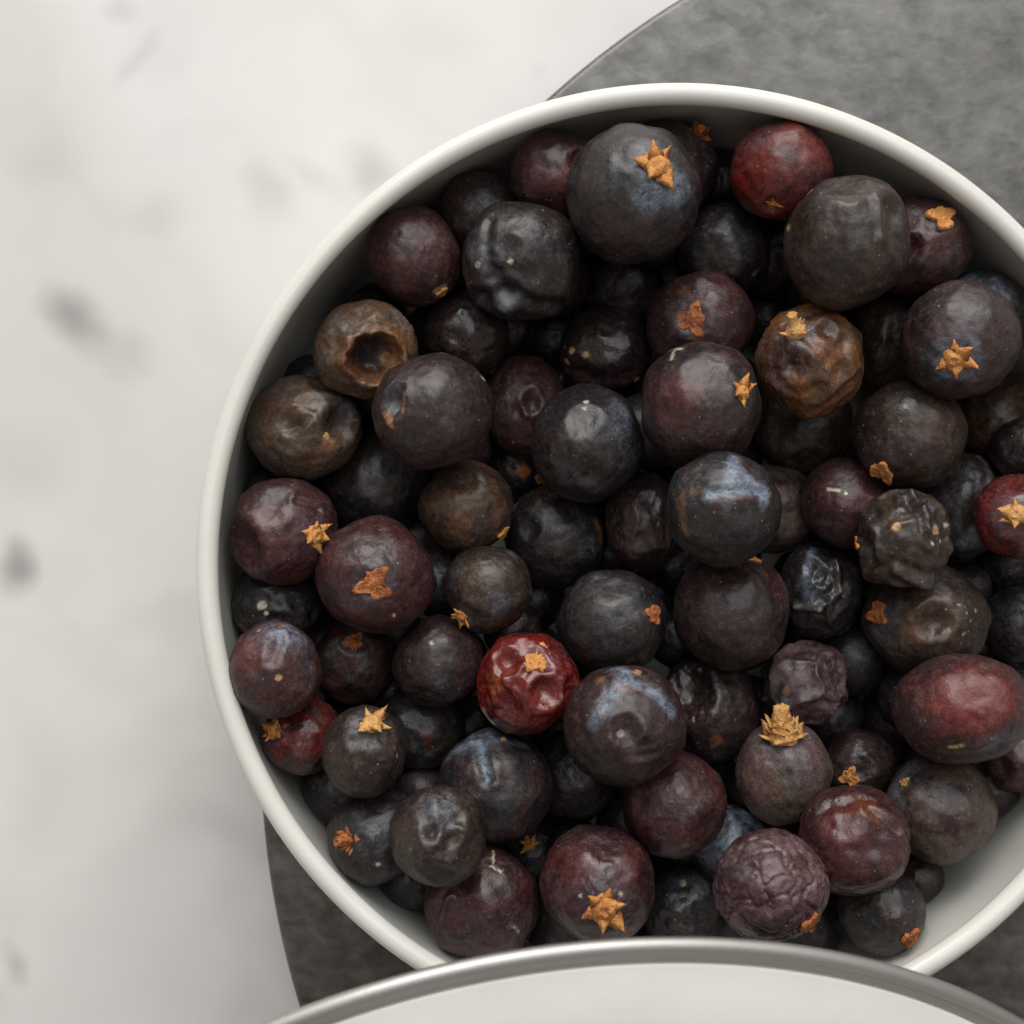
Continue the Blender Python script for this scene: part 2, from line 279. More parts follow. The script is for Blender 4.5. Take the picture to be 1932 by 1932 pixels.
# ------------------------------------------------------------------ the berries, bottom to top
# level, u, v, radius (study pixels), colours, label, features
#   e=(ex,ey,turn)  D dent (u,v,w,depth)  L groove/ridge (u1,v1,u2,v2,w,depth)  X colour patch (u,v,w,colour,amount)
#   Z colour streak (u1,v1,u2,v2,w,colour,amount)  F flat (u,v,keep)  V cells (count,depth)  A lump amplitude  g gloss
#   K stem (u,v,size,turn,kind,material[,tip u,tip v])
BER = [
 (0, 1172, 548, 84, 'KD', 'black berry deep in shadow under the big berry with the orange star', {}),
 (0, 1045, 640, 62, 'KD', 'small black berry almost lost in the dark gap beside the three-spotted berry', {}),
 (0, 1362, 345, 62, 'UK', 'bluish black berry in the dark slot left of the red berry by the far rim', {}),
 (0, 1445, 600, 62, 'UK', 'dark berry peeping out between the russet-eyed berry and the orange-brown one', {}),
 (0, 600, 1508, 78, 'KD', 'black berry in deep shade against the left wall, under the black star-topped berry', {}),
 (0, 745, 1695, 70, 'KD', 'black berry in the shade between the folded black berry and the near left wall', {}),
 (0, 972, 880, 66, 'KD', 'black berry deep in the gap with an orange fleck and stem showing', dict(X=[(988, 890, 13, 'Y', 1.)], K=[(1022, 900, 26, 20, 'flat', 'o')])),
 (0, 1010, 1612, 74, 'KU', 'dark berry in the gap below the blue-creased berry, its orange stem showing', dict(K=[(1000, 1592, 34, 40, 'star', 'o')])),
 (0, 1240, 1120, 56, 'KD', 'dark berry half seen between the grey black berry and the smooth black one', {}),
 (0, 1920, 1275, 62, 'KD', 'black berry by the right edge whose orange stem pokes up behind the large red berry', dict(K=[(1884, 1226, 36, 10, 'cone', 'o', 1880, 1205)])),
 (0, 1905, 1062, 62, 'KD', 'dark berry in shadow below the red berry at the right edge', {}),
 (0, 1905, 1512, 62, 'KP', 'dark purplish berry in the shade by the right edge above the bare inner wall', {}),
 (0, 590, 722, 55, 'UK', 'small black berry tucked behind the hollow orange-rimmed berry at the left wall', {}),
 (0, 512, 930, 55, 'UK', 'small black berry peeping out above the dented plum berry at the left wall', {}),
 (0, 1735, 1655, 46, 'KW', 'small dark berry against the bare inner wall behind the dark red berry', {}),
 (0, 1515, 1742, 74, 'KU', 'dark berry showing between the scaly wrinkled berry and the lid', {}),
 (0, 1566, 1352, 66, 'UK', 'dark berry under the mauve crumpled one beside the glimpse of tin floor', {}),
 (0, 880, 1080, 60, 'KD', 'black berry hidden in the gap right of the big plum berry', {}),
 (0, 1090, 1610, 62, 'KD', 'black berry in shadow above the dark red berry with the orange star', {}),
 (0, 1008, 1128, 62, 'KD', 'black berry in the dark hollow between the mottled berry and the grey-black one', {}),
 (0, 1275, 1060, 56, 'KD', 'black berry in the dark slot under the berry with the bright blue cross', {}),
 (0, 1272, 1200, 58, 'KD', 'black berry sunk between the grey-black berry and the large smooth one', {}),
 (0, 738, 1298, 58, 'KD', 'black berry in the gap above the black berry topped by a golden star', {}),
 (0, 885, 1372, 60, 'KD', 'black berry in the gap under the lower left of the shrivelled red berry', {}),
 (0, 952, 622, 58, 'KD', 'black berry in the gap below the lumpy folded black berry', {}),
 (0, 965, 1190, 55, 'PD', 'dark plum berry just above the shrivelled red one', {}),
 (1, 905, 402, 80, 'PK', 'dark plum berry in shade between the far wall and the folded black berry', {}),
 (1, 1258, 305, 100, 'KP', 'dark berry behind the big star berry, its stem touching the far rim', dict(K=[(1318, 232, 44, 30, 'cone', 'r', 1326, 220)])),
 (1, 1042, 308, 90, 'QP', 'plum-red berry with a round dimple under the far rim', dict(D=[(1092, 285, 34, .11)], X=[(1085, 320, 50, 'R', .5)])),
 (1, 1452, 492, 74, 'KP', 'dark berry wedged behind the blocky dented black one', dict(L=[(1480, 470, 1500, 530, 10, -.05)])),
 (1, 1366, 472, 88, 'KU', 'smooth black berry below and right of the big star berry', dict(X=[(1425, 515, 7, 'C', .7), (1436, 530, 6, 'C', .8)])),
 (1, 1745, 455, 100, 'PQ', 'mauve-plum dimpled berry with a curled stem against the right wall', dict(A=.05, D=[(1722, 455, 36, .13), (1735, 500, 30, .04)], K=[(1784, 396, 46, 120, 'flat', 'o')])),
 (1, 880, 630, 84, 'KP', 'dark glossy berry between the plum one and the hollow brown one', dict(D=[(860, 640, 30, .05)], g=.8, A=.05)),
 (1, 1142, 662, 86, 'KP', 'dark glossy berry with three tan spots', dict(X=[(1082, 662, 8, 'T', 1), (1071, 682, 8, 'T', 1), (1106, 670, 8, 'T', 1), (1200, 715, 9, 'T', .9), (1070, 655, 5, 'T', .5)], L=[(1080, 700, 1190, 700, 20, .06)], g=.7)),
 (1, 1670, 645, 92, 'PW', 'dark knobbly plum berry behind the orange-brown one', dict(e=(.72, 1.1, 0), A=.06, X=[(1690, 605, 12, 'N', .8), (1640, 612, 8, 'N', .7)])),
 (1, 1882, 578, 100, 'UK', 'frosted blue berry against the wall at the right edge', dict(Z=[(1855, 492, 1815, 540, 16, 'B', 1.)], X=[(1905, 530, 46, 'B', .75), (1860, 505, 20, 'B', .5)], D=[(1835, 525, 22, .05)], A=.04)),
 (1, 1515, 805, 96, 'WK', 'dark brown-black berry beneath the orange-brown one', dict(Z=[(1602, 760, 1606, 810, 6, 'C', .7), (1604, 810, 1590, 850, 6, 'N', .9)], D=[(1520, 870, 35, .06)], X=[(1520, 858, 12, 'N', .8)])),
 (1, 1890, 792, 92, 'WN', 'dark berry with a brown flank beside the star-eyed black berry at the right', {}),
 (1, 1935, 852, 66, 'KD', 'black berry in shade cut by the right edge above the red one', {}),
 (1, 1808, 958, 98, 'UK', 'grey-black berry with blue frosty seams beside the red berry at the right', dict(Z=[(1850, 870, 1872, 920, 9, 'C', .6), (1872, 920, 1840, 1000, 10, 'B', .9), (1840, 1000, 1815, 1020, 12, 'B', .6)], e=(.9, 1.08, 0))),
 (1, 710, 915, 102, 'KU', 'smooth black berry behind the plum berry with the ragged stem scar', {}),
 (1, 990, 768, 92, 'PQ', 'plum berry with a swirled dimple between two black berries', dict(e=(.88, 1.05, 0), D=[(1005, 760, 26, .10), (975, 775, 20, .05)])),
 (1, 520, 1140, 86, 'UK', 'blue-black wrinkled berry against the left wall', dict(L=[(450, 1155, 590, 1160, 12, .06)], X=[(492, 1142, 12, 'I', .9), (500, 1158, 6, 'I', .9), (455, 1185, 12, 'O', .8)], A=.05)),
 (1, 1050, 1012, 100, 'UK', 'grey-black leathery berry with a torn tan edge on its right', dict(Z=[(985, 935, 962, 985, 4, 'C', .7), (1122, 985, 1132, 1060, 7, 'O', .8)], D=[(1000, 1000, 26, .05)], X=[(1112, 1030, 24, 'B', .4)], A=.04)),
 (1, 1215, 985, 92, 'PK', 'dark wrinkled plum berry left of the berry with the bright blue cross', dict(e=(.84, 1.02, 0), V=(11, .055), D=[(1225, 950, 30, .06), (1215, 1020, 26, .05)])),
 (1, 1456, 958, 86, 'GP', 'brown-plum berry half hidden behind the berry with the bright blue cross', dict(X=[(1470, 930, 30, 'Q', .6)])),
 (1, 1598, 948, 87, 'PQ', 'matte plum berry carrying a tiny white fibre', dict(Z=[(1564, 924, 1584, 926, 3, 'I', 1)], X=[(1596, 932, 3.5, 'I', 1), (1640, 940, 30, 'R', .35)])),
 (1, 828, 1098, 66, 'UK', 'small grey-black berry wedged between the plum berry and the mottled one', {}),
 (1, 670, 1250, 80, 'QK', 'dark plum berry with a brown stem scar below the big plum berry', dict(K=[(668, 1208, 34, 30, 'flat', 'r')], D=[(668, 1208, 34, .07), (660, 1312, 34, .09)], X=[(640, 1225, 30, 'C', .18), (690, 1232, 30, 'C', .18)])),
 (1, 795, 1372, 82, 'KU', 'black berry with an orange torn edge behind the star-topped black berry', dict(Z=[(772, 1446, 812, 1444, 5, 'O', 1), (800, 1385, 812, 1405, 6, 'R', .7)])),
 (1, 1085, 1460, 82, 'KU', 'dark berry in shade between the two blue-creased berries', {}),
 (1, 1340, 1335, 97, 'KP', 'dark hollowed berry with a thin shiny rim', dict(D=[(1302, 1305, 58, .22)], Z=[(1345, 1275, 1355, 1320, 4, 'C', .4)], X=[(1350, 1392, 13, 'O', .6)], g=.6, e=(1., 1.05, 0))),
 (1, 1548, 1115, 94, 'UK', 'blue-black shrivelled berry with a pale crumpled top', dict(e=(.86, 1.0, 0), V=(12, .06), L=[(1580, 1060, 1590, 1115, 9, -.07), (1590, 1115, 1545, 1148, 9, -.07), (1545, 1148, 1495, 1145, 9, -.06)], D=[(1555, 1090, 24, .08), (1550, 1130, 22, .06)], Z=[(1535, 1035, 1515, 1090, 10, 'B', .8), (1515, 1090, 1530, 1120, 16, 'B', .5), (1545, 1148, 1500, 1144, 8, 'C', .6), (1592, 1110, 1570, 1140, 10, 'C', .5)], g=.5)),
 (1, 1620, 1442, 68, 'PK', 'small plum berry with an orange stem behind the dark red berry', dict(K=[(1603, 1466, 30, 0, 'flat', 'o')], D=[(1625, 1450, 28, .08)])),
 (1, 1375, 1592, 76, 'UB', 'bluish berry showing between the plum berry and the scaly wrinkled one', dict(X=[(1360, 1610, 40, 'B', .4)])),
 (1, 1290, 1712, 80, 'UK', 'black berry low in front between the star berry and the scaly wrinkled one', dict(L=[(1265, 1745, 1330, 1755, 10, -.05)], X=[(1275, 1665, 18, 'B', .35), (1290, 1665, 9, 'I', .5)], V=(8, .03))),
 (1, 1922, 1178, 72, 'UK', 'grey-black berry cut by the right edge above the orange stem', {}),
 (1, 1925, 1432, 66, 'QP', 'dark red berry cut by the right edge below the large red one', dict(D=[(1890, 1450, 30, .1)])),
 (1, 1666, 1722, 85, 'UW', 'grey-black berry with a rusty stem at its foot, resting on the bare inner wall', dict(X=[(1690, 1725, 26, 'Q', .5), (1712, 1690, 7, 'N', .8)], K=[(1716, 1775, 34, 50, 'flat', 'r')])),
 (1, 572, 1388, 78, 'QR', 'glossy wet-looking red berry with an orange stem at the left wall', dict(K=[(516, 1378, 46, 15, 'star', 'o')], X=[(600, 1350, 22, 'C', .35), (575, 1385, 16, 'C', .3), (560, 1420, 14, 'C', .3), (590, 1455, 50, 'W', .8), (605, 1395, 40, 'R', .7)], g=1., V=(9, .03))),
 (1, 702, 1585, 96, 'KU', 'black berry whose orange pointed stem rests on the left wall', dict(K=[(642, 1594, 50, 75, 'cone', 'r', 616, 1600)], X=[(706, 1638, 6, 'I', .8)])),
 (2, 1478, 306, 101, 'QR', 'red berry at the far rim with a pale star stem on its underside', dict(S=1, e=(1.0, .97, 0), X=[(1420, 300, 60, 'S', .55), (1450, 350, 60, 'R', .5), (1550, 330, 50, 'P', .6)], K=[(1463, 378, 34, 10, 'star', 'r')], D=[(1463, 376, 26, .05)])),
 (2, 783, 482, 93, 'QP', 'plum-red berry nearest the upper left of the rim', dict(e=(.96, 1.05, 20), X=[(830, 545, 14, 'T', .6), (800, 440, 40, 'Q', .4)], K=[(832, 546, 18, 0, 'flat', 't')], A=.035)),
 (2, 985, 492, 114, 'KU', 'lumpy black berry with a folded lip at its base', dict(L=[(905, 560, 960, 545, 16, .10), (960, 545, 1080, 570, 16, .08), (925, 420, 920, 500, 12, .035), (935, 560, 960, 572, 18, -.07)], D=[(960, 470, 30, .05), (935, 520, 26, .08)], X=[(963, 493, 7, 'I', .8), (905, 500, 8, 'I', .5), (905, 480, 34, 'B', .22), (950, 562, 40, 'B', .25)], A=.045)),
 (2, 1322, 612, 101, 'PQ', 'plum berry with a ragged reddish stem eye', dict(K=[(1303, 604, 48, 20, 'flat', 'r')], X=[(1290, 552, 14, 'N', .6), (1345, 590, 50, 'Q', .5)], D=[(1306, 606, 36, .06)])),
 (2, 577, 808, 108, 'GN', 'wrinkled grey-brown berry against the left wall', dict(e=(1.02, .95, 0), D=[(548, 795, 36, .08), (640, 800, 44, .13), (610, 718, 34, .09), (585, 762, 34, .05)], L=[(545, 810, 580, 790, 9, .05)], X=[(640, 780, 46, 'K', .75), (620, 838, 20, 'O', .7), (617, 824, 7, 'I', .7), (650, 765, 22, 'B', .3)], K=[(617, 826, 12, 0, 'flat', 't')], A=.06)),
 (2, 690, 660, 104, 'NG', 'hollowed brown berry with an orange-edged hole', dict(e=(.98, .9, 0), D=[(710, 682, 56, .56)], X=[(708, 682, 64, 'O', .95), (708, 680, 46, 'P', 1.), (706, 676, 38, 'D', .9), (760, 640, 34, 'O', .5), (690, 640, 20, 'P', .5), (740, 690, 14, 'T', .5)], V=(10, .045), A=.05)),  # dark patches paint the shade inside the hole
 (2, 1322, 762, 117, 'PK', 'plum-black berry with a peeling skin and an orange stem', dict(K=[(1397, 740, 46, 60, 'star', 'o')], X=[(1275, 760, 62, 'Q', .85), (1345, 825, 40, 'Q', .6), (1290, 735, 30, 'R', .25)], Z=[(1262, 662, 1285, 660, 4, 'I', .7), (1272, 664, 1268, 680, 4, 'I', .6), (1300, 720, 1335, 760, 4, 'M', .4)])),
 (2, 1715, 818, 106, 'WK', 'dark olive-brown berry with an orange stem at its lower left', dict(K=[(1668, 890, 40, 40, 'flat', 'o')], X=[(1770, 795, 42, 'N', .45), (1708, 770, 5, 'I', .6)])),
 (2, 1110, 836, 112, 'KU', 'black blunt berry with a blue frosted right shoulder', dict(e=(.97, 1.0, 0), F=[(1040, 770, .90), (1110, 740, .92)], D=[(1100, 790, 40, .06), (1110, 885, 34, .05)], X=[(1178, 780, 34, 'B', .55), (1165, 815, 24, 'B', .35), (1106, 757, 8, 'I', .8), (1102, 770, 5, 'I', .8)], A=.05)),
 (2, 535, 1000, 102, 'QP', 'plum berry with a deep dent and a gold star stem by the left wall', dict(D=[(458, 1035, 62, .26)], L=[(560, 945, 600, 960, 8, .04)], K=[(592, 1010, 54, 80, 'star', 'o')], X=[(520, 1000, 60, 'R', .18)])),
 (2, 880, 958, 89, 'WN', 'brownish black berry with a small stem at its right foot', dict(X=[(870, 985, 30, 'O', .4), (890, 930, 40, 'N', .35)], K=[(950, 1006, 24, 30, 'flat', 'o')])),
 (2, 708, 1086, 112, 'QP', 'big dark plum berry with a ragged russet stem scar', dict(F=[(615, 1120, .93)], K=[(706, 1104, 52, 0, 'flat', 'r')], D=[(706, 1104, 36, .05)], X=[(605, 1045, 8, 'I', .8), (742, 1158, 4, 'I', .9)], A=.03)),
 (2, 920, 1110, 84, 'WK', 'mottled brown-black berry with a star stem at its lower left', dict(D=[(880, 1160, 30, .08)], K=[(868, 1166, 36, 0, 'star', 'o')], X=[(940, 1140, 26, 'B', .35), (965, 1045, 14, 'B', .5), (900, 1085, 50, 'N', .25), (860, 1075, 30, 'B', .15)], A=.05)),
 (2, 1158, 1172, 101, 'UK', 'round grey-black berry with a small orange stem on its right', dict(K=[(1229, 1160, 30, 100, 'flat', 'r')], X=[(1120, 1130, 60, 'C', .08)], A=.03)),
 (2, 1380, 1152, 111, 'KP', 'large smooth black berry in the middle right', dict(S=1, X=[(1470, 1100, 40, 'Q', .7)], K=[(1420, 1053, 26, 0, 'flat', 'o')])),
 (2, 1745, 1168, 112, 'WK', 'scabby dark brown berry speckled with pale grains', dict(e=(1.05, .98, 0), K=[(1664, 1160, 40, 0, 'flat', 'r')], D=[(1758, 1172, 40, .10)], X=[(1760, 1165, 56, 'N', .8), (1765, 1170, 26, 'W', .8), (1720, 1195, 26, 'O', .35), (1675, 1180, 40, 'B', .3)] + [(1780 + dx, 1150 + dy, 3.6, 'I', .6) for dx, dy in ((0, 0), (22, -8), (33, 8), (40, 22), (5, 38), (30, 46), (52, 2))], A=.03)),
 (2, 826, 1246, 86, 'PK', 'purplish black berry left of the shrivelled red one', dict(X=[(830, 1290, 20, 'B', .3), (815, 1215, 5, 'I', .7)])),
 (2, 518, 1264, 92, 'QP', 'plum berry with a blue frosted top pressed against the left rim', dict(X=[(520, 1190, 46, 'B', .6), (560, 1205, 36, 'B', .45), (470, 1225, 50, 'R', .25), (526, 1278, 8, 'T', 1), (525, 1176, 8, 'O', .7), (487, 1188, 5, 'T', .7), (575, 1300, 30, 'C', .15), (585, 1258, 16, 'B', .3)], L=[(525, 1205, 512, 1250, 12, .04)])),
 (3, 1478, 1458, 96, 'MG', 'mauve-brown berry wearing a tall tan scaly stem', dict(e=(.96, 1.02, 0), X=[(1500, 1470, 44, 'U', .55), (1440, 1480, 50, 'N', .45), (1400, 1420, 40, 'M', .5), (1480, 1530, 50, 'G', .6)], K=[(1478, 1388, 82, 0, 'cone', 't', 1479, 1322)], A=.05)),
 (2, 935, 1483, 108, 'UP', 'blue-black berry with a frosted blue cleft at its top', dict(L=[(905, 1385, 920, 1470, 12, .05)], X=[(905, 1395, 36, 'B', .8), (950, 1400, 20, 'B', .3)], Z=[(905, 1395, 922, 1468, 9, 'B', .85), (905, 1400, 850, 1430, 9, 'B', .5), (915, 1400, 990, 1410, 10, 'B', .4)], K=[(950, 1398, 10, 0, 'flat', 't')])),
 (2, 1270, 1518, 101, 'QP', 'smooth plum berry low in the middle', dict(X=[(1265, 1480, 50, 'Q', .5), (1292, 1590, 9, 'O', .5), (1335, 1500, 14, 'C', .25)])),
 (2, 1772, 1528, 103, 'GP', 'matte grey-brown berry with a blue frosted corner by the bare wall', dict(X=[(1690, 1485, 34, 'B', .6), (1730, 1450, 34, 'B', .45), (1700, 1520, 20, 'B', .4), (1700, 1530, 10, 'U', .4), (1770, 1540, 40, 'Q', .2)], K=[(1712, 1478, 16, 50, 'flat', 't')], F=[(1690, 1470, .95)])),
 (2, 907, 1702, 111, 'QP', 'dark plum berry in front with two pale fibres', dict(Z=[(930, 1610, 930, 1630, 1.8, 'I', .9), (925, 1636, 945, 1648, 2, 'I', .9), (968, 1745, 978, 1756, 2, 'I', .6)], D=[(960, 1740, 14, .04)], L=[(850, 1690, 830, 1760, 8, -.04)], X=[(850, 1665, 10, 'O', .5)], g=.5)),
 (3, 1195, 366, 129, 'KU', 'largest black berry with an orange star stem in a blue halo', dict(S=1, X=[(1246, 345, 46, 'B', .7), (1268, 362, 40, 'B', .7), (1222, 380, 32, 'B', .7), (1222, 290, 24, 'B', .4), (1202, 240, 12, 'N', .9), (1180, 440, 60, 'P', .5)], K=[(1240, 315, 66, 100, 'star', 'o')], F=[(1310, 300, .97)])),
 (3, 1597, 456, 124, 'KW', 'large blocky black berry with a caved-in top', dict(e=(.95, 1.05, 0), F=[(1585, 335, .90), (1700, 430, .90), (1490, 420, .93)], D=[(1590, 352, 60, .08), (1690, 400, 40, .10)], L=[(1650, 375, 1665, 450, 14, -.025), (1665, 450, 1700, 500, 14, -.025)], X=[(1510, 352, 12, 'I', .6), (1478, 430, 10, 'T', .6), (1640, 360, 30, 'N', .35)], A=.04)),
 (3, 1528, 678, 108, 'NO', 'orange-brown puckered berry with a stalked stem', dict(e=(.96, 1.03, 0), X=[(1480, 660, 66, 'P', .85), (1550, 610, 40, 'P', .7), (1600, 690, 30, 'W', .6), (1570, 650, 22, 'M', .4), (1475, 720, 30, 'M', .3)], D=[(1500, 690, 36, .09), (1590, 700, 26, .06), (1545, 740, 30, .06), (1560, 625, 26, .06)], V=(16, .05), K=[(1500, 625, 44, 30, 'stalk', 't', 1492, 594)], g=.5, A=.05)),
 (3, 1810, 642, 110, 'KP', 'large smooth black berry at the right with an orange star eye', dict(S=1, K=[(1802, 678, 60, 25, 'star', 'o')], X=[(1802, 678, 52, 'B', .6), (1790, 620, 36, 'Q', .5)], D=[(1802, 678, 40, .05)])),
 (3, 817, 776, 112, 'KP', 'big purplish black berry with a puckered orange-edged scar', dict(D=[(745, 762, 32, .09)], L=[(760, 735, 742, 790, 8, .05)], X=[(745, 760, 24, 'B', .35), (830, 790, 60, 'P', .5)], Z=[(732, 780, 745, 802, 6, 'O', .95), (765, 745, 762, 775, 5, 'Y', .5), (735, 735, 775, 700, 7, 'B', .25), (905, 712, 915, 716, 3, 'I', .7)])),
 (3, 1363, 958, 109, 'UK', 'black berry marked with a bright blue frosted cross', dict(Z=[(1385, 865, 1370, 930, 12, 'B', .95), (1385, 885, 1440, 945, 15, 'B', .9), (1340, 935, 1440, 925, 14, 'B', .9), (1290, 950, 1292, 1000, 11, 'N', .85), (1285, 940, 1320, 925, 8, 'N', .8), (1395, 868, 1425, 905, 4, 'R', .6), (1350, 945, 1430, 938, 4, 'R', .5)], X=[(1300, 900, 50, 'C', .15), (1400, 905, 40, 'B', .4)], L=[(1345, 930, 1440, 930, 10, .03)])),
 (3, 1705, 1018, 95, 'KW', 'crumpled torn black berry with a pale tan seed spot', dict(e=(.98, 1.02, 0), V=(9, .10), D=[(1630, 1045, 44, .22), (1730, 950, 40, .08)], L=[(1720, 930, 1750, 1000, 10, -.09), (1690, 1075, 1770, 1090, 12, -.09)], X=[(1692, 995, 11, 'T', 1), (1768, 1000, 10, 'T', .6), (1780, 1020, 6, 'I', .9), (1760, 1025, 5, 'I', .9), (1786, 990, 6, 'I', .7), (1750, 1085, 30, 'C', .12)], K=[(1607, 1026, 22, 0, 'flat', 'o')], A=.07)),
 (3, 1915, 975, 80, 'RQ', 'red berry with a golden stem cut by the right edge', dict(K=[(1916, 970, 52, 20, 'star', 't')], X=[(1900, 960, 40, 'B', .4), (1880, 940, 50, 'R', .5)], g=.8)),
 (3, 995, 1287, 99, 'SR', 'shrivelled bright red berry with a frayed tan stem', dict(V=(9, .085), K=[(1025, 1242, 52, 10, 'flat', 'o')], D=[(1025, 1242, 34, .06), (955, 1250, 34, .14), (1030, 1305, 36, .15), (960, 1335, 40, .12), (1075, 1300, 30, .12)], X=[(925, 1290, 26, 'Y', .25), (915, 1345, 14, 'I', .6), (1070, 1220, 40, 'P', .6), (950, 1370, 70, 'Q', .7)], Z=[(905, 1345, 928, 1364, 6, 'I', .9), (940, 1200, 1000, 1200, 5, 'P', .5)], g=1., A=.05)),
 (3, 1178, 1366, 116, 'PK', 'large plum-black berry with a blue three-way seam', dict(Z=[(1165, 1262, 1195, 1290, 16, 'B', .85), (1180, 1290, 1120, 1370, 12, 'B', .8), (1190, 1285, 1265, 1345, 13, 'B', .8), (1170, 1300, 1200, 1300, 5, 'O', .6)], X=[(1135, 1285, 9, 'O', .7), (1203, 1270, 10, 'T', .6), (1172, 1385, 7, 'C', .9), (1215, 1300, 20, 'Q', .6)], D=[(1180, 1378, 34, .09), (1190, 1405, 40, .05)], L=[(1205, 1425, 1235, 1418, 8, .02)])),
 (2, 1518, 1292, 90, 'MP', 'crumpled mauve raisin-like berry below the blue-black shrivelled one', dict(e=(.95, .92, 0), V=(14, .14), F=[(1518, 1225, .86), (1595, 1290, .9)], X=[(1465, 1320, 34, 'U', .8), (1480, 1330, 18, 'B', .4), (1480, 1305, 9, 'O', .6)], A=.04)),
 (3, 1815, 1336, 112, 'PQ', 'large oval red berry at the right', dict(S=1, e=(1.13, .93, 4), X=[(1830, 1318, 84, 'R', .85), (1835, 1330, 60, 'S', .5), (1885, 1395, 34, 'U', .8), (1860, 1405, 26, 'B', .3), (1800, 1425, 50, 'W', .7)], Z=[(1795, 1412, 1815, 1408, 4, 'T', 1)], L=[(1750, 1425, 1870, 1410, 14, .05)])),
 (3, 687, 1417, 84, 'KW', 'black berry topped by a neat golden star stem', dict(S=1, e=(.95, 1.03, 0), K=[(704, 1365, 56, 30, 'star', 't')], L=[(665, 1400, 740, 1395, 12, .04)], X=[(652, 1432, 6, 'N', .8), (672, 1445, 7, 'N', .8), (745, 1410, 7, 'N', .9), (750, 1425, 4, 'I', .6)])),
 (3, 1610, 1585, 107, 'QP', 'dark red berry with a glossy crumpled top beside the bare wall', dict(L=[(1640, 1530, 1690, 1570, 10, .05), (1560, 1530, 1680, 1520, 14, .03)], X=[(1600, 1550, 60, 'R', .25), (1640, 1525, 30, 'Y', .15), (1670, 1545, 20, 'C', .15)], g=.7, V=(10, .02))),
 (3, 827, 1577, 93, 'KW', 'black berry with a folded grey-blue pleat', dict(L=[(815, 1572, 862, 1545, 15, .07), (798, 1515, 812, 1572, 14, .035), (785, 1608, 850, 1625, 17, -.03), (850, 1625, 885, 1575, 16, -.025)], D=[(850, 1580, 26, .07), (760, 1625, 30, .06), (830, 1645, 34, .06)], X=[(830, 1525, 34, 'B', .45), (845, 1510, 24, 'C', .4)], A=.03)),
 (3, 1452, 1670, 109, 'MP', 'plum berry wrinkled all over into scaly plates', dict(e=(1.0, .95, 0), V=(74, -.050), K=[(1522, 1742, 34, 0, 'flat', 'r')], X=[(1400, 1620, 50, 'U', .35)], A=.03)),
 (3, 1128, 1668, 111, 'QP', 'dark red berry in front wearing a sharp six-pointed orange star', dict(e=(.99, 1.0, 0), K=[(1140, 1712, 76, 10, 'star', 'o')], X=[(1090, 1630, 50, 'R', .3), (1130, 1590, 50, 'P', .6), (1180, 1640, 40, 'R', .2), (1170, 1685, 6, 'I', .7), (1095, 1690, 5, 'I', .7)], D=[(1145, 1600, 40, .04)], g=.7)),
]
BER.sort(key=lambda b: b[0])

# ------------------------------------------------------------------ let them settle against tin and neighbours
FLOOR = .0008; RIN = rin - .0001; KPX = TAN / 966
UV = np.array([(b[1], b[2]) for b in BER], float); RP = np.array([b[3] for b in BER], float); LV = np.array([b[0] for b in BER])
ZT = np.array([.0050, .0092, .0132, .0162])[LV] + (UV[:, 1] < 520) * .0004
Zc = ZT.copy(); NV = len(BER); IJ = np.triu_indices(NV, 1)
def where(z):
    D = CAM_H - z; return np.c_[(UV[:, 0] - 966) * KPX * D, (966 - UV[:, 1]) * KPX * D, z], RP * KPX * D
for it in range(500):
    P, R = where(Zc); dz = np.zeros(NV)
    i, j = IJ; d = P[i] - P[j]; L = np.sqrt((d ** 2).sum(1)); pen = .94 * (R[i] + R[j]) - L; k = pen > 0
    sg = np.where(LV[i] == LV[j], np.sign(d[:, 2] + 1e-6 * (i - j)), np.sign(LV[i] - LV[j] + 0.0))
    push = np.clip(pen[k] * 1.2, 0, .0006) * sg[k] * .5
    np.add.at(dz, i[k], push); np.add.at(dz, j[k], -push)
    Zc += np.clip(dz, -.0004, .0004) + (ZT - Zc) * .03
    P, R = where(Zc); ax = np.hypot(P[:, 0] - TX, P[:, 1] - TY)
    Zc += np.where((ax + R * .96 > RIN) & (Zc < TH - .001), .0002, 0)
    Zc = np.clip(Zc, FLOOR + R, TH - R * .15)
P, R = where(Zc)
ax = np.hypot(P[:, 0] - TX, P[:, 1] - TY); over = np.clip(ax + R - RIN, 0, None); R = R - np.minimum(over * .5, R * .05); over = np.clip(ax + R - RIN - .0001, 0, None)
P[:, 0] -= (P[:, 0] - TX) / ax * over; P[:, 1] -= (P[:, 1] - TY) / ax * over
POS = [(P[q, 0], P[q, 1], P[q, 2], R[q]) for q in range(NV)]; placed = list(POS); NVIS = NV
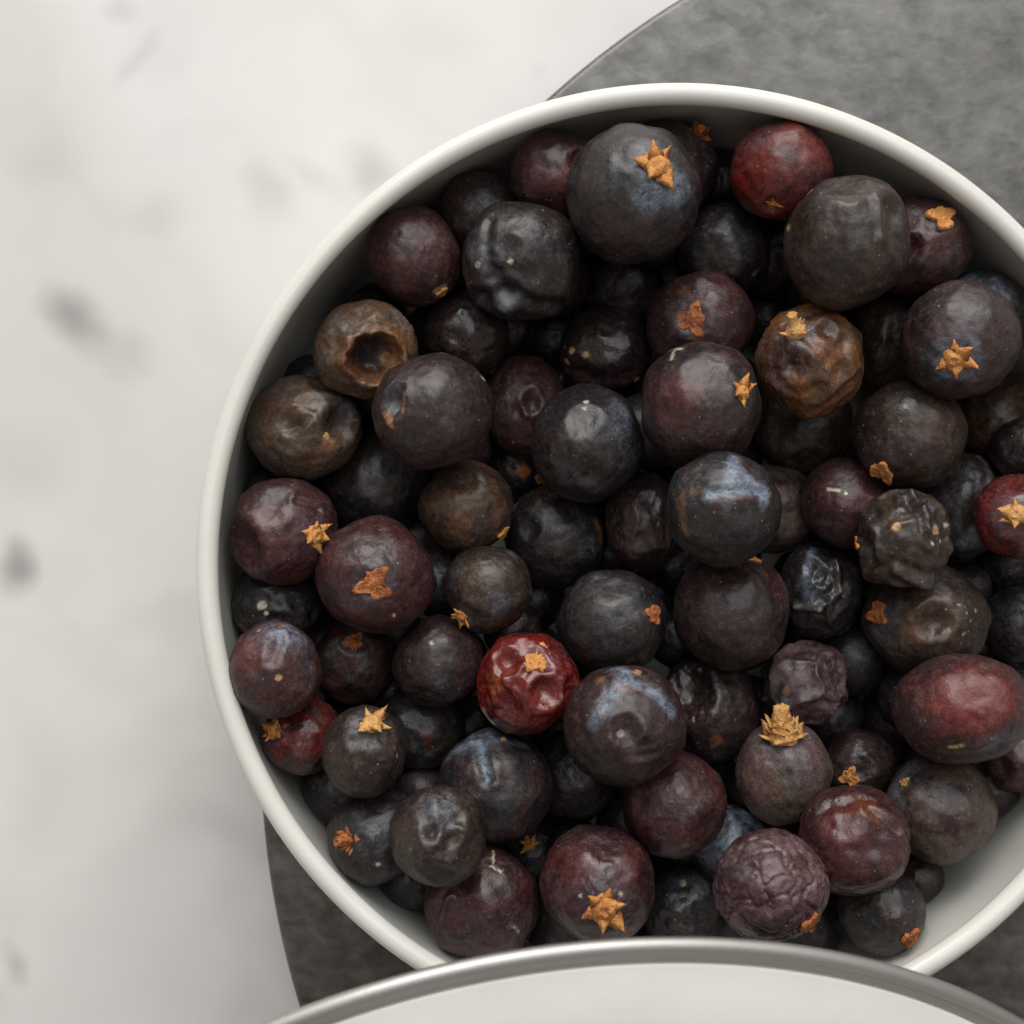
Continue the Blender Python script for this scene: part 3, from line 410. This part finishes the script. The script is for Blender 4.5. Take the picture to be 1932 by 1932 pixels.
# more berries lie unseen or half seen in the gaps beneath
fr = np.random.RandomState(3); fill = []
PA = np.array(placed)
for t in range(30000):
    a = fr.rand() * 2 * math.pi; q = math.sqrt(fr.rand()) * (RIN - .0025); x = TX + q * math.cos(a); y = TY + q * math.sin(a)
    z0 = .0026 + fr.rand() * .0075
    R = min(.0042 if t < 12000 else .0034, RIN - q, z0 - FLOOR + .0004)
    R = min(R, (np.sqrt(((PA[:, :3] - (x, y, z0)) ** 2).sum(1)) - PA[:, 3] * .86).min())
    if R < (.0030 if t < 12000 else .0021): continue
    # leave bare the inner wall at the lower right and the glimpse of floor
    u = 966 + x / (CAM_H - z0) / TAN * 966; v = 966 - y / (CAM_H - z0) / TAN * 966
    if math.hypot(u - 1830, v - 1690) < 170 or math.hypot(u - 1625, v - 1375) < 60: continue
    dv = np.hypot(UV[:, 0] - u, UV[:, 1] - v); rf = R / (CAM_H - z0) / KPX; zz = PA[:NV, 2]
    if ((dv < RP + rf * .6) & (zz < z0 + .0012)).any(): continue
    fill.append((x, y, z0, R)); PA = np.vstack([PA, (x, y, z0, R)])

# ------------------------------------------------------------------ build one berry
def frame_of(c):
    w = Vector((-c[0], -c[1], CAM_H - c[2])).normalized(); x = Vector((1, 0, 0)); x = (x - w * x.dot(w)).normalized(); return x, w.cross(x), w

def seg_dist(p, a, b):
    ab = b - a; t = np.clip(((p - a) @ ab) / max(1e-9, ab @ ab), 0, 1)
    d = a + t[:, None] * ab; d = d / np.linalg.norm(d, axis=1)[:, None]
    return np.linalg.norm(p - d, axis=1)

SC_MESH = {}
def scale_mesh(var, mat):
    """a pointed woody scale: base at the origin, tip along +x, 26 triangles"""
    key = (var, mat.name)
    if key in SC_MESH: return SC_MESH[key]
    st = np.random.RandomState(var * 7 + 1)
    L = [(-.12, .48, .02), (.20, .46, .12), (.48, .29, .18), (.74, .12, .20)]
    up = .02 + .16 * st.rand(); v = []; f = []
    for i, (x, w, z) in enumerate(L):
        w *= .9 + .25 * st.rand(); z += up * x
        j = st.uniform(-.03, .03)
        v += [(x, -w + j, z * .6), (x + .02, j, z + .07), (x, w + j, z * .6), (x, j, z * .6 - .06)]
    v.append((1.0, st.uniform(-.06, .06), .16 + up * 1.4 + st.uniform(-.05, .08)))
    for i in range(3):
        a = i * 4; b = a + 4
        for s in range(4): t = (s + 1) % 4; f.append((a + s, b + s, b + t, a + t))
    T = len(v) - 1
    for s in range(4): f.append((12 + s, T, 12 + (s + 1) % 4))
    f.append((0, 1, 2, 3))
    me = bpy.data.meshes.new('scale'); me.from_pydata(v, [], [tuple(reversed(q)) for q in f]); me.update()
    bm = bmesh.new(); bm.from_mesh(me); bmesh.ops.recalc_face_normals(bm, faces=bm.faces); bm.to_mesh(me); bm.free()
    me.polygons.foreach_set('use_smooth', [True] * len(me.polygons)); me.materials.append(mat)
    SC_MESH[key] = me; return me

def stem(parent, pos, nrm, up, size, turn, kind, mk, ax=None, seed=0):
    """the stem remains of a berry: knob plus pointed scales; sizes in metres, parent's frame"""
    st = np.random.RandomState(seed); mat = M_SC[mk]
    z = Vector(ax if ax is not None else nrm).normalized(); x = Vector(up); x = (x - z * x.dot(z)).normalized(); y = z.cross(x)
    s = size / 2 * (1.15 if kind == 'flat' else 1.42)
    tall = {'star': .34, 'flat': .16, 'cone': 1.15, 'stalk': 1.25}[kind]
    if kind == 'cone': tall = .98
    if ax is not None: tall = max(tall, 0)
    # knob: a rough little lathe with a cup in the top
    if kind == 'cone': prof = [(.50, -.15), (.44, .1), (.34, .45), (.25, .85), (.24, tall), (.18, tall + .03), (.10, tall - .05), (0, tall - .08)]
    elif kind == 'stalk': prof = [(.62, -.15), (.66, .15), (.50, .45), (.30, .62), (.25, 1.0), (.30, tall), (.27, tall + .04), (.12, tall - .02), (0, tall - .04)]
    elif kind == 'flat': prof = [(.92, -.20), (.98, .08), (.86, .27), (.68, .20), (.44, .17), (.27, .27), (.14, .31), (0, .24)]
    else: prof = [(.54, -.12), (.50, .08), (.36, .20), (.24, tall - .04), (.17, tall), (.09, tall - .07), (0, tall - .09)]
    seg = 30 if kind == 'flat' else 14; v = []; f = []; rows = []
    lob = [1 + (.26 * math.cos(3 * (2 * math.pi * k / seg) + math.radians(turn)) + .16 * math.cos(5 * (2 * math.pi * k / seg) + seed) + .08 * st.uniform(-1, 1) if kind == 'flat' else 0) for k in range(seg)]
    for r, h in prof:
        if r == 0: rows.append([len(v)]); v.append((0, 0, h)); continue
        b0 = len(v)
        for k in range(seg):
            a = 2 * math.pi * k / seg; rr = r * lob[k] * (1 + (.07 if kind == 'flat' else .12) * st.uniform(-1, 1)); v.append((rr * math.cos(a), rr * math.sin(a), h + st.uniform(-1, 1) * (.085 if kind == 'flat' else .045)))
        rows.append(list(range(b0, b0 + seg)))
    for i in range(len(rows) - 1):
        A, B = rows[i], rows[i + 1]
        for k in range(seg):
            k2 = (k + 1) % seg
            f.append((A[k], A[k2], B[k2], B[k]) if len(B) > 1 else (A[k], A[k2], B[0]))
    o = mesh_obj('stem', [(p[0] * s, p[1] * s, p[2] * s) for p in v], f, mat, parent)
    o.matrix_local = Matrix(((x.x, y.x, z.x, pos[0]), (x.y, y.y, z.y, pos[1]), (x.z, y.z, z.z, pos[2]), (0, 0, 0, 1)))
    rings = {'star': [(3, .32, .03, .74, .0), (3, .26, .13, .70, .16)], 'flat': [(3, .62, .02, .42, .05)],
             'cone': [(5, .42, -.04, .50, .06), (5, .36, .10, .46, .62), (4, .30, .26, .42, .88), (4, .25, .42, .38, 1.02), (4, .20, .58, .34, 1.12), (3, .16, .74, .28, 1.2)],
             'stalk': [(3, .34, .0, .70, .1), (3, .30, .24, .50, .6)]}[kind]
    j = 0
    for ri, (nn, r0, h0, ln, tilt) in enumerate(rings):
        if size < .0009 and ri > 0: break
        for k in range(nn):
            a = math.radians(turn + ri * 60 + k * 360 / nn + st.uniform(-11, 11)); tl = tilt + st.uniform(-.12, .12); ll = ln * st.uniform(.70, 1.20)
            if kind != 'cone' and nn == 3 and ri == 1 and st.rand() < .25: continue
            c = bpy.data.objects.new('scale', scale_mesh(j % 5, mat)); C.objects.link(c); c.parent = o; j += 1
            c.matrix_local = Matrix.Translation((r0 * s * math.cos(a), r0 * s * math.sin(a), h0 * s)) @ Matrix.Rotation(a, 4, 'Z') @ Matrix.Rotation(-tl, 4, 'Y') @ Matrix.Diagonal((ll * s, ll * s * st.uniform(.85, 1.15) * (1.35 if kind == 'cone' else 1), ll * s, 1))
    return o

def berry(i, c, r, u, v, rp, cols, F, sub=6):
    me0, p = ICO[sub]; me = me0.copy(); me.name = 'juniper_berry'
    rs = np.random.RandomState(100 + i); off = rs.rand(3) * 50
    def d3(uf, vf):
        a = (uf - u) / rp; b = (v - vf) / rp; q = a * a + b * b
        if q > .985: k = math.sqrt(.985 / q); a *= k; b *= k; q = .985
        return np.array([a, b, math.sqrt(1 - q)])
    disp = np.zeros_like(p)
    rad = 1 + max(F.get('A', .042), .042) * fbm(p * 1.5 + off, 2) + .015 * fbm(p * 3.6 + off, 2) + .0032 * fbm(p * 11 + off, 2)
    wob = fbm(p * 5 + off + 9, 3)
    if sub > 4:                                                   # fine shrinkage wrinkles, stronger in some places
        ang = rs.rand() * 3.14; ps = p @ np.array([[math.cos(ang), -math.sin(ang), 0], [math.sin(ang), math.cos(ang), 0], [0, 0, 1]]) * np.array([5.0, 11.0, 8.0])
        rid = 1 - np.abs(pn(ps + off + 1.5 * wob[:, None])); rad = rad - rs.uniform(.004, .016) * (.25 if F.get('S') else 1) * sst(-.15, .5, fbm(p * 1.7 + off + 21, 2)) * rid ** 3
    nz = fbm(p * 1.8 + off + 5, 3); fine = fbm(p * 9 + off + 3, 3); gr = fbm(p * 26 + off, 2)
    c1, c2 = np.array(PAL[cols[0]]), np.array(PAL[cols[1]])
    t = sst(-.35, .55, nz + .3 * fine)[:, None]; col = c1 * (1 - t) + c2 * t
    gloss = np.full(len(p), F.get('g', .15)) + .15 * nz
    flats = [(u + rp * math.cos(a_), v + rp * math.sin(a_), rs.uniform(.93, .975)) for a_ in rs.rand(2) * 2 * math.pi] if sub > 4 and not F.get('S') else []
    for (uf, vf, keep) in F.get('F', []) + flats:                         # flattened sides
        d = d3(uf, vf); dt = p @ d
        lim = keep / np.maximum(dt, .05) * 1.0
        k = 24.0; rad = -np.log(np.exp(-k * rad) + np.exp(-k * np.minimum(lim, 3))) / k
    if 'V' in F:                                                  # puckered cells
        n_, h = F['V']; q = [rs.normal(size=3)]; q[0] /= np.linalg.norm(q[0])
        for _ in range(n_ - 1):                                   # spread the cells evenly but not regularly
            cand = rs.normal(size=(12, 3)); cand /= np.linalg.norm(cand, axis=1)[:, None]
            q.append(cand[np.argmax(np.min(np.linalg.norm(cand[:, None] - np.array(q)[None], axis=2), axis=1))])
        q = np.array(q)
        pw = p + (.13 if h > 0 else .30) * np.c_[pn(p * 2.5 + off), pn(p * 2.5 + off + 7), pn(p * 2.5 + off + 13)]
        dd = np.sort(np.linalg.norm(pw[:, None, :] - q[None], axis=2), axis=1); f1, f2 = dd[:, 0], dd[:, 1]
        if h > 0:
            lim = np.min((1 - h * rs.uniform(.5, 1.1, n_))[None] / np.maximum((p + .09 * np.c_[wob, pn(p * 3.1 + off + 4), pn(p * 3.1 + off + 8)]) @ q.T, .25), axis=1)
            k = 17.0; rad = -np.log(np.exp(-k * rad) + np.exp(-k * lim)) / k + .4 * h
            rad = rad - .55 * h * (1 - np.exp(-((f2 - f1) / .16) ** 1.5))
        else:
            g = np.exp(-((f2 - f1) / .042) ** 2); rad = rad + h * g + .35 * h * fbm(p * 5 + off, 2)
            pl = fbm(q[np.argmin(np.linalg.norm(pw[:, None, :] - q[None], axis=2), axis=1)] * 9 + off, 1)[:, None]
            col = col * (1.15 + .5 * pl); col = col * (1 - .5 * g[:, None]) + np.array((.075, .016, .016)) * .5 * g[:, None]
    extra = []
    for _ in range(rs.randint(1, 4) if sub > 4 and not F.get('S') else 0):          # every dried berry has sunk somewhere
        a_ = rs.rand() * 2 * math.pi; q_ = .25 + .65 * rs.rand()
        extra.append((u + rp * q_ * math.cos(a_), v + rp * q_ * math.sin(a_), rp * rs.uniform(.28, .60), rs.uniform(.015, .055)))
    for (uf, vf, w, h) in F.get('D', []) + extra:
        h = h * 1.35 if h < .3 else h
        x = np.linalg.norm(p - d3(uf, vf), axis=1) / (w / rp) * (1 + (.09 if h > .45 else .10) * wob)
        bowl = np.clip(1 - x ** 4, 0, 1) ** 1.5 if h > .45 else np.clip(1 - x * x, 0, 1) ** 2
        disp -= (h * bowl)[:, None] * d3(uf, vf)[None]; rad = rad + .14 * h * np.exp(-((x - 1.02) / .28) ** 2)
    for (u1, v1, u2, v2, w, h) in F.get('L', []):
        h *= 1.3
        x = seg_dist(p, d3(u1, v1), d3(u2, v2)) / (w / rp)
        rad = rad - h * np.exp(-x * x * 1.4) + .3 * h * np.exp(-((x - 1.6) / .8) ** 2)
    for (uf, vf, w, k, amt) in F.get('X', []):
        if w <= 13 and k in 'ITN': w *= .72
        x = np.linalg.norm(p - d3(uf, vf), axis=1) / (w / rp)
        big = min(1, w / 22) * (.55 if w > 38 and k not in 'BC' else 1); x = x + big * (.38 * wob + .30 * fine)
        m = (amt * sst(1.25, .45 if w > 14 else .8, x))
        if k in 'BC' and w > 12: m = amt * sst(1.45, .15, x) * np.clip(.72 + .8 * fine + .5 * gr, 0, 1.25)
        m = np.clip(m, 0, 1)[:, None]; col = col * (1 - m) + np.array(PAL[k]) * m
    for (u1, v1, u2, v2, w, k, amt) in F.get('Z', []):
        x = seg_dist(p, d3(u1, v1), d3(u2, v2)) / (w / rp)
        x = x + min(1, w / 10) * (.35 * wob + .40 * fine)
        m = amt * sst(1.3, .5, x)
        if k in 'BC': m = amt * sst(1.6, .25, x) * np.clip(.78 + .7 * fine + .5 * gr, 0, 1.25)
        m = np.clip(m, 0, 1)[:, None]; col = col * (1 - m) + np.array(PAL[k]) * m
    for kk in F.get('K', []):                                     # a touch of bloom where the stem sits
        x = np.linalg.norm(p - d3(kk[0], kk[1]), axis=1) / (kk[2] * .75 / rp) + .4 * fine
        m = (.12 * sst(1.3, .6, x))[:, None]; col = col * (1 - m) + np.array(PAL['B']) * .8 * m
        rad = rad - .012 * np.exp(-x * x)
    ex, ey, tr = F.get('e', (1, 1, 0)); a = math.radians(tr); ca, sa = math.cos(a), math.sin(a)
    q = (p * rad[:, None] + disp) * r
    qx = (ca * q[:, 0] + sa * q[:, 1]) * ex; qy = (-sa * q[:, 0] + ca * q[:, 1]) * ey
    q = np.c_[ca * qx - sa * qy, sa * qx + ca * qy, q[:, 2] * math.sqrt(ex * ey)]
    me.vertices.foreach_set('co', q.astype(np.float32).ravel())
    ca_ = me.attributes.new('tint', 'FLOAT_COLOR', 'POINT'); ca_.data.foreach_set('color', np.c_[np.clip(col, .004, .9), np.ones(len(p))].astype(np.float32).ravel())
    ga = me.attributes.new('gloss', 'FLOAT', 'POINT'); ga.data.foreach_set('value', np.clip(gloss, 0, 1).astype(np.float32))
    me.update(); me.materials.append(M_SKIN)
    o = bpy.data.objects.new('juniper_berry', me); C.objects.link(o)
    X, Y, Wv = frame_of(c)
    o.matrix_world = Matrix(((X.x, Y.x, Wv.x, c[0]), (X.y, Y.y, Wv.y, c[1]), (X.z, Y.z, Wv.z, c[2]), (0, 0, 0, 1)))
    for n_, kk in enumerate(F.get('K', [])):
        d = d3(kk[0], kk[1]); vi = int(np.argmax(p @ d)); pos = q[vi] * (1.004 if kk[4] == 'flat' else .975)
        ax = None
        if len(kk) > 6:                                           # a leaning stem: its tip is seen at kk[6:8]
            t_ = np.array([kk[6] - kk[0], kk[1] - kk[7], 0.0]) / (kk[2] / 2 * 1.5) / 1.2
            L_ = min(.95, np.linalg.norm(t_)); tn = t_ / max(1e-6, np.linalg.norm(t_)) * L_; ax = tn + np.array([0, 0, math.sqrt(1 - L_ * L_)])
        stem(o, pos, d, (0.3, 1, .1) if abs(d[1]) < .9 else (1, .2, .1), kk[2] / rp * r, kk[3], kk[4], kk[5], ax, seed=i * 5 + n_)
    return o

GRP = 'dried juniper berries in the tin'
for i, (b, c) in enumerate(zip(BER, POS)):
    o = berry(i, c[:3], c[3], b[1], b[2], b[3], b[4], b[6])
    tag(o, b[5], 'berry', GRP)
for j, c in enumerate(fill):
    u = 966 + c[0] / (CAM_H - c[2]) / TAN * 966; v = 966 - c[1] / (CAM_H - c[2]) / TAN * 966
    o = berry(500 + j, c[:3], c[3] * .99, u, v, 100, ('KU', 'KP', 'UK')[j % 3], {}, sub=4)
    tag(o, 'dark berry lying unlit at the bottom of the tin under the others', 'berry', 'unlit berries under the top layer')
if __name__ == '__main__':
    print('visible', NVIS, 'fill', len(fill), 'top z mm', sorted([round((p[2] + p[3]) * 1000, 1) for p in POS])[-12:])
    for lv in range(4):
        zz = [p[2] * 1000 for b, p in zip(BER, POS) if b[0] == lv]; print('level', lv, len(zz), round(min(zz), 1), round(sum(zz) / len(zz), 1), round(max(zz), 1))
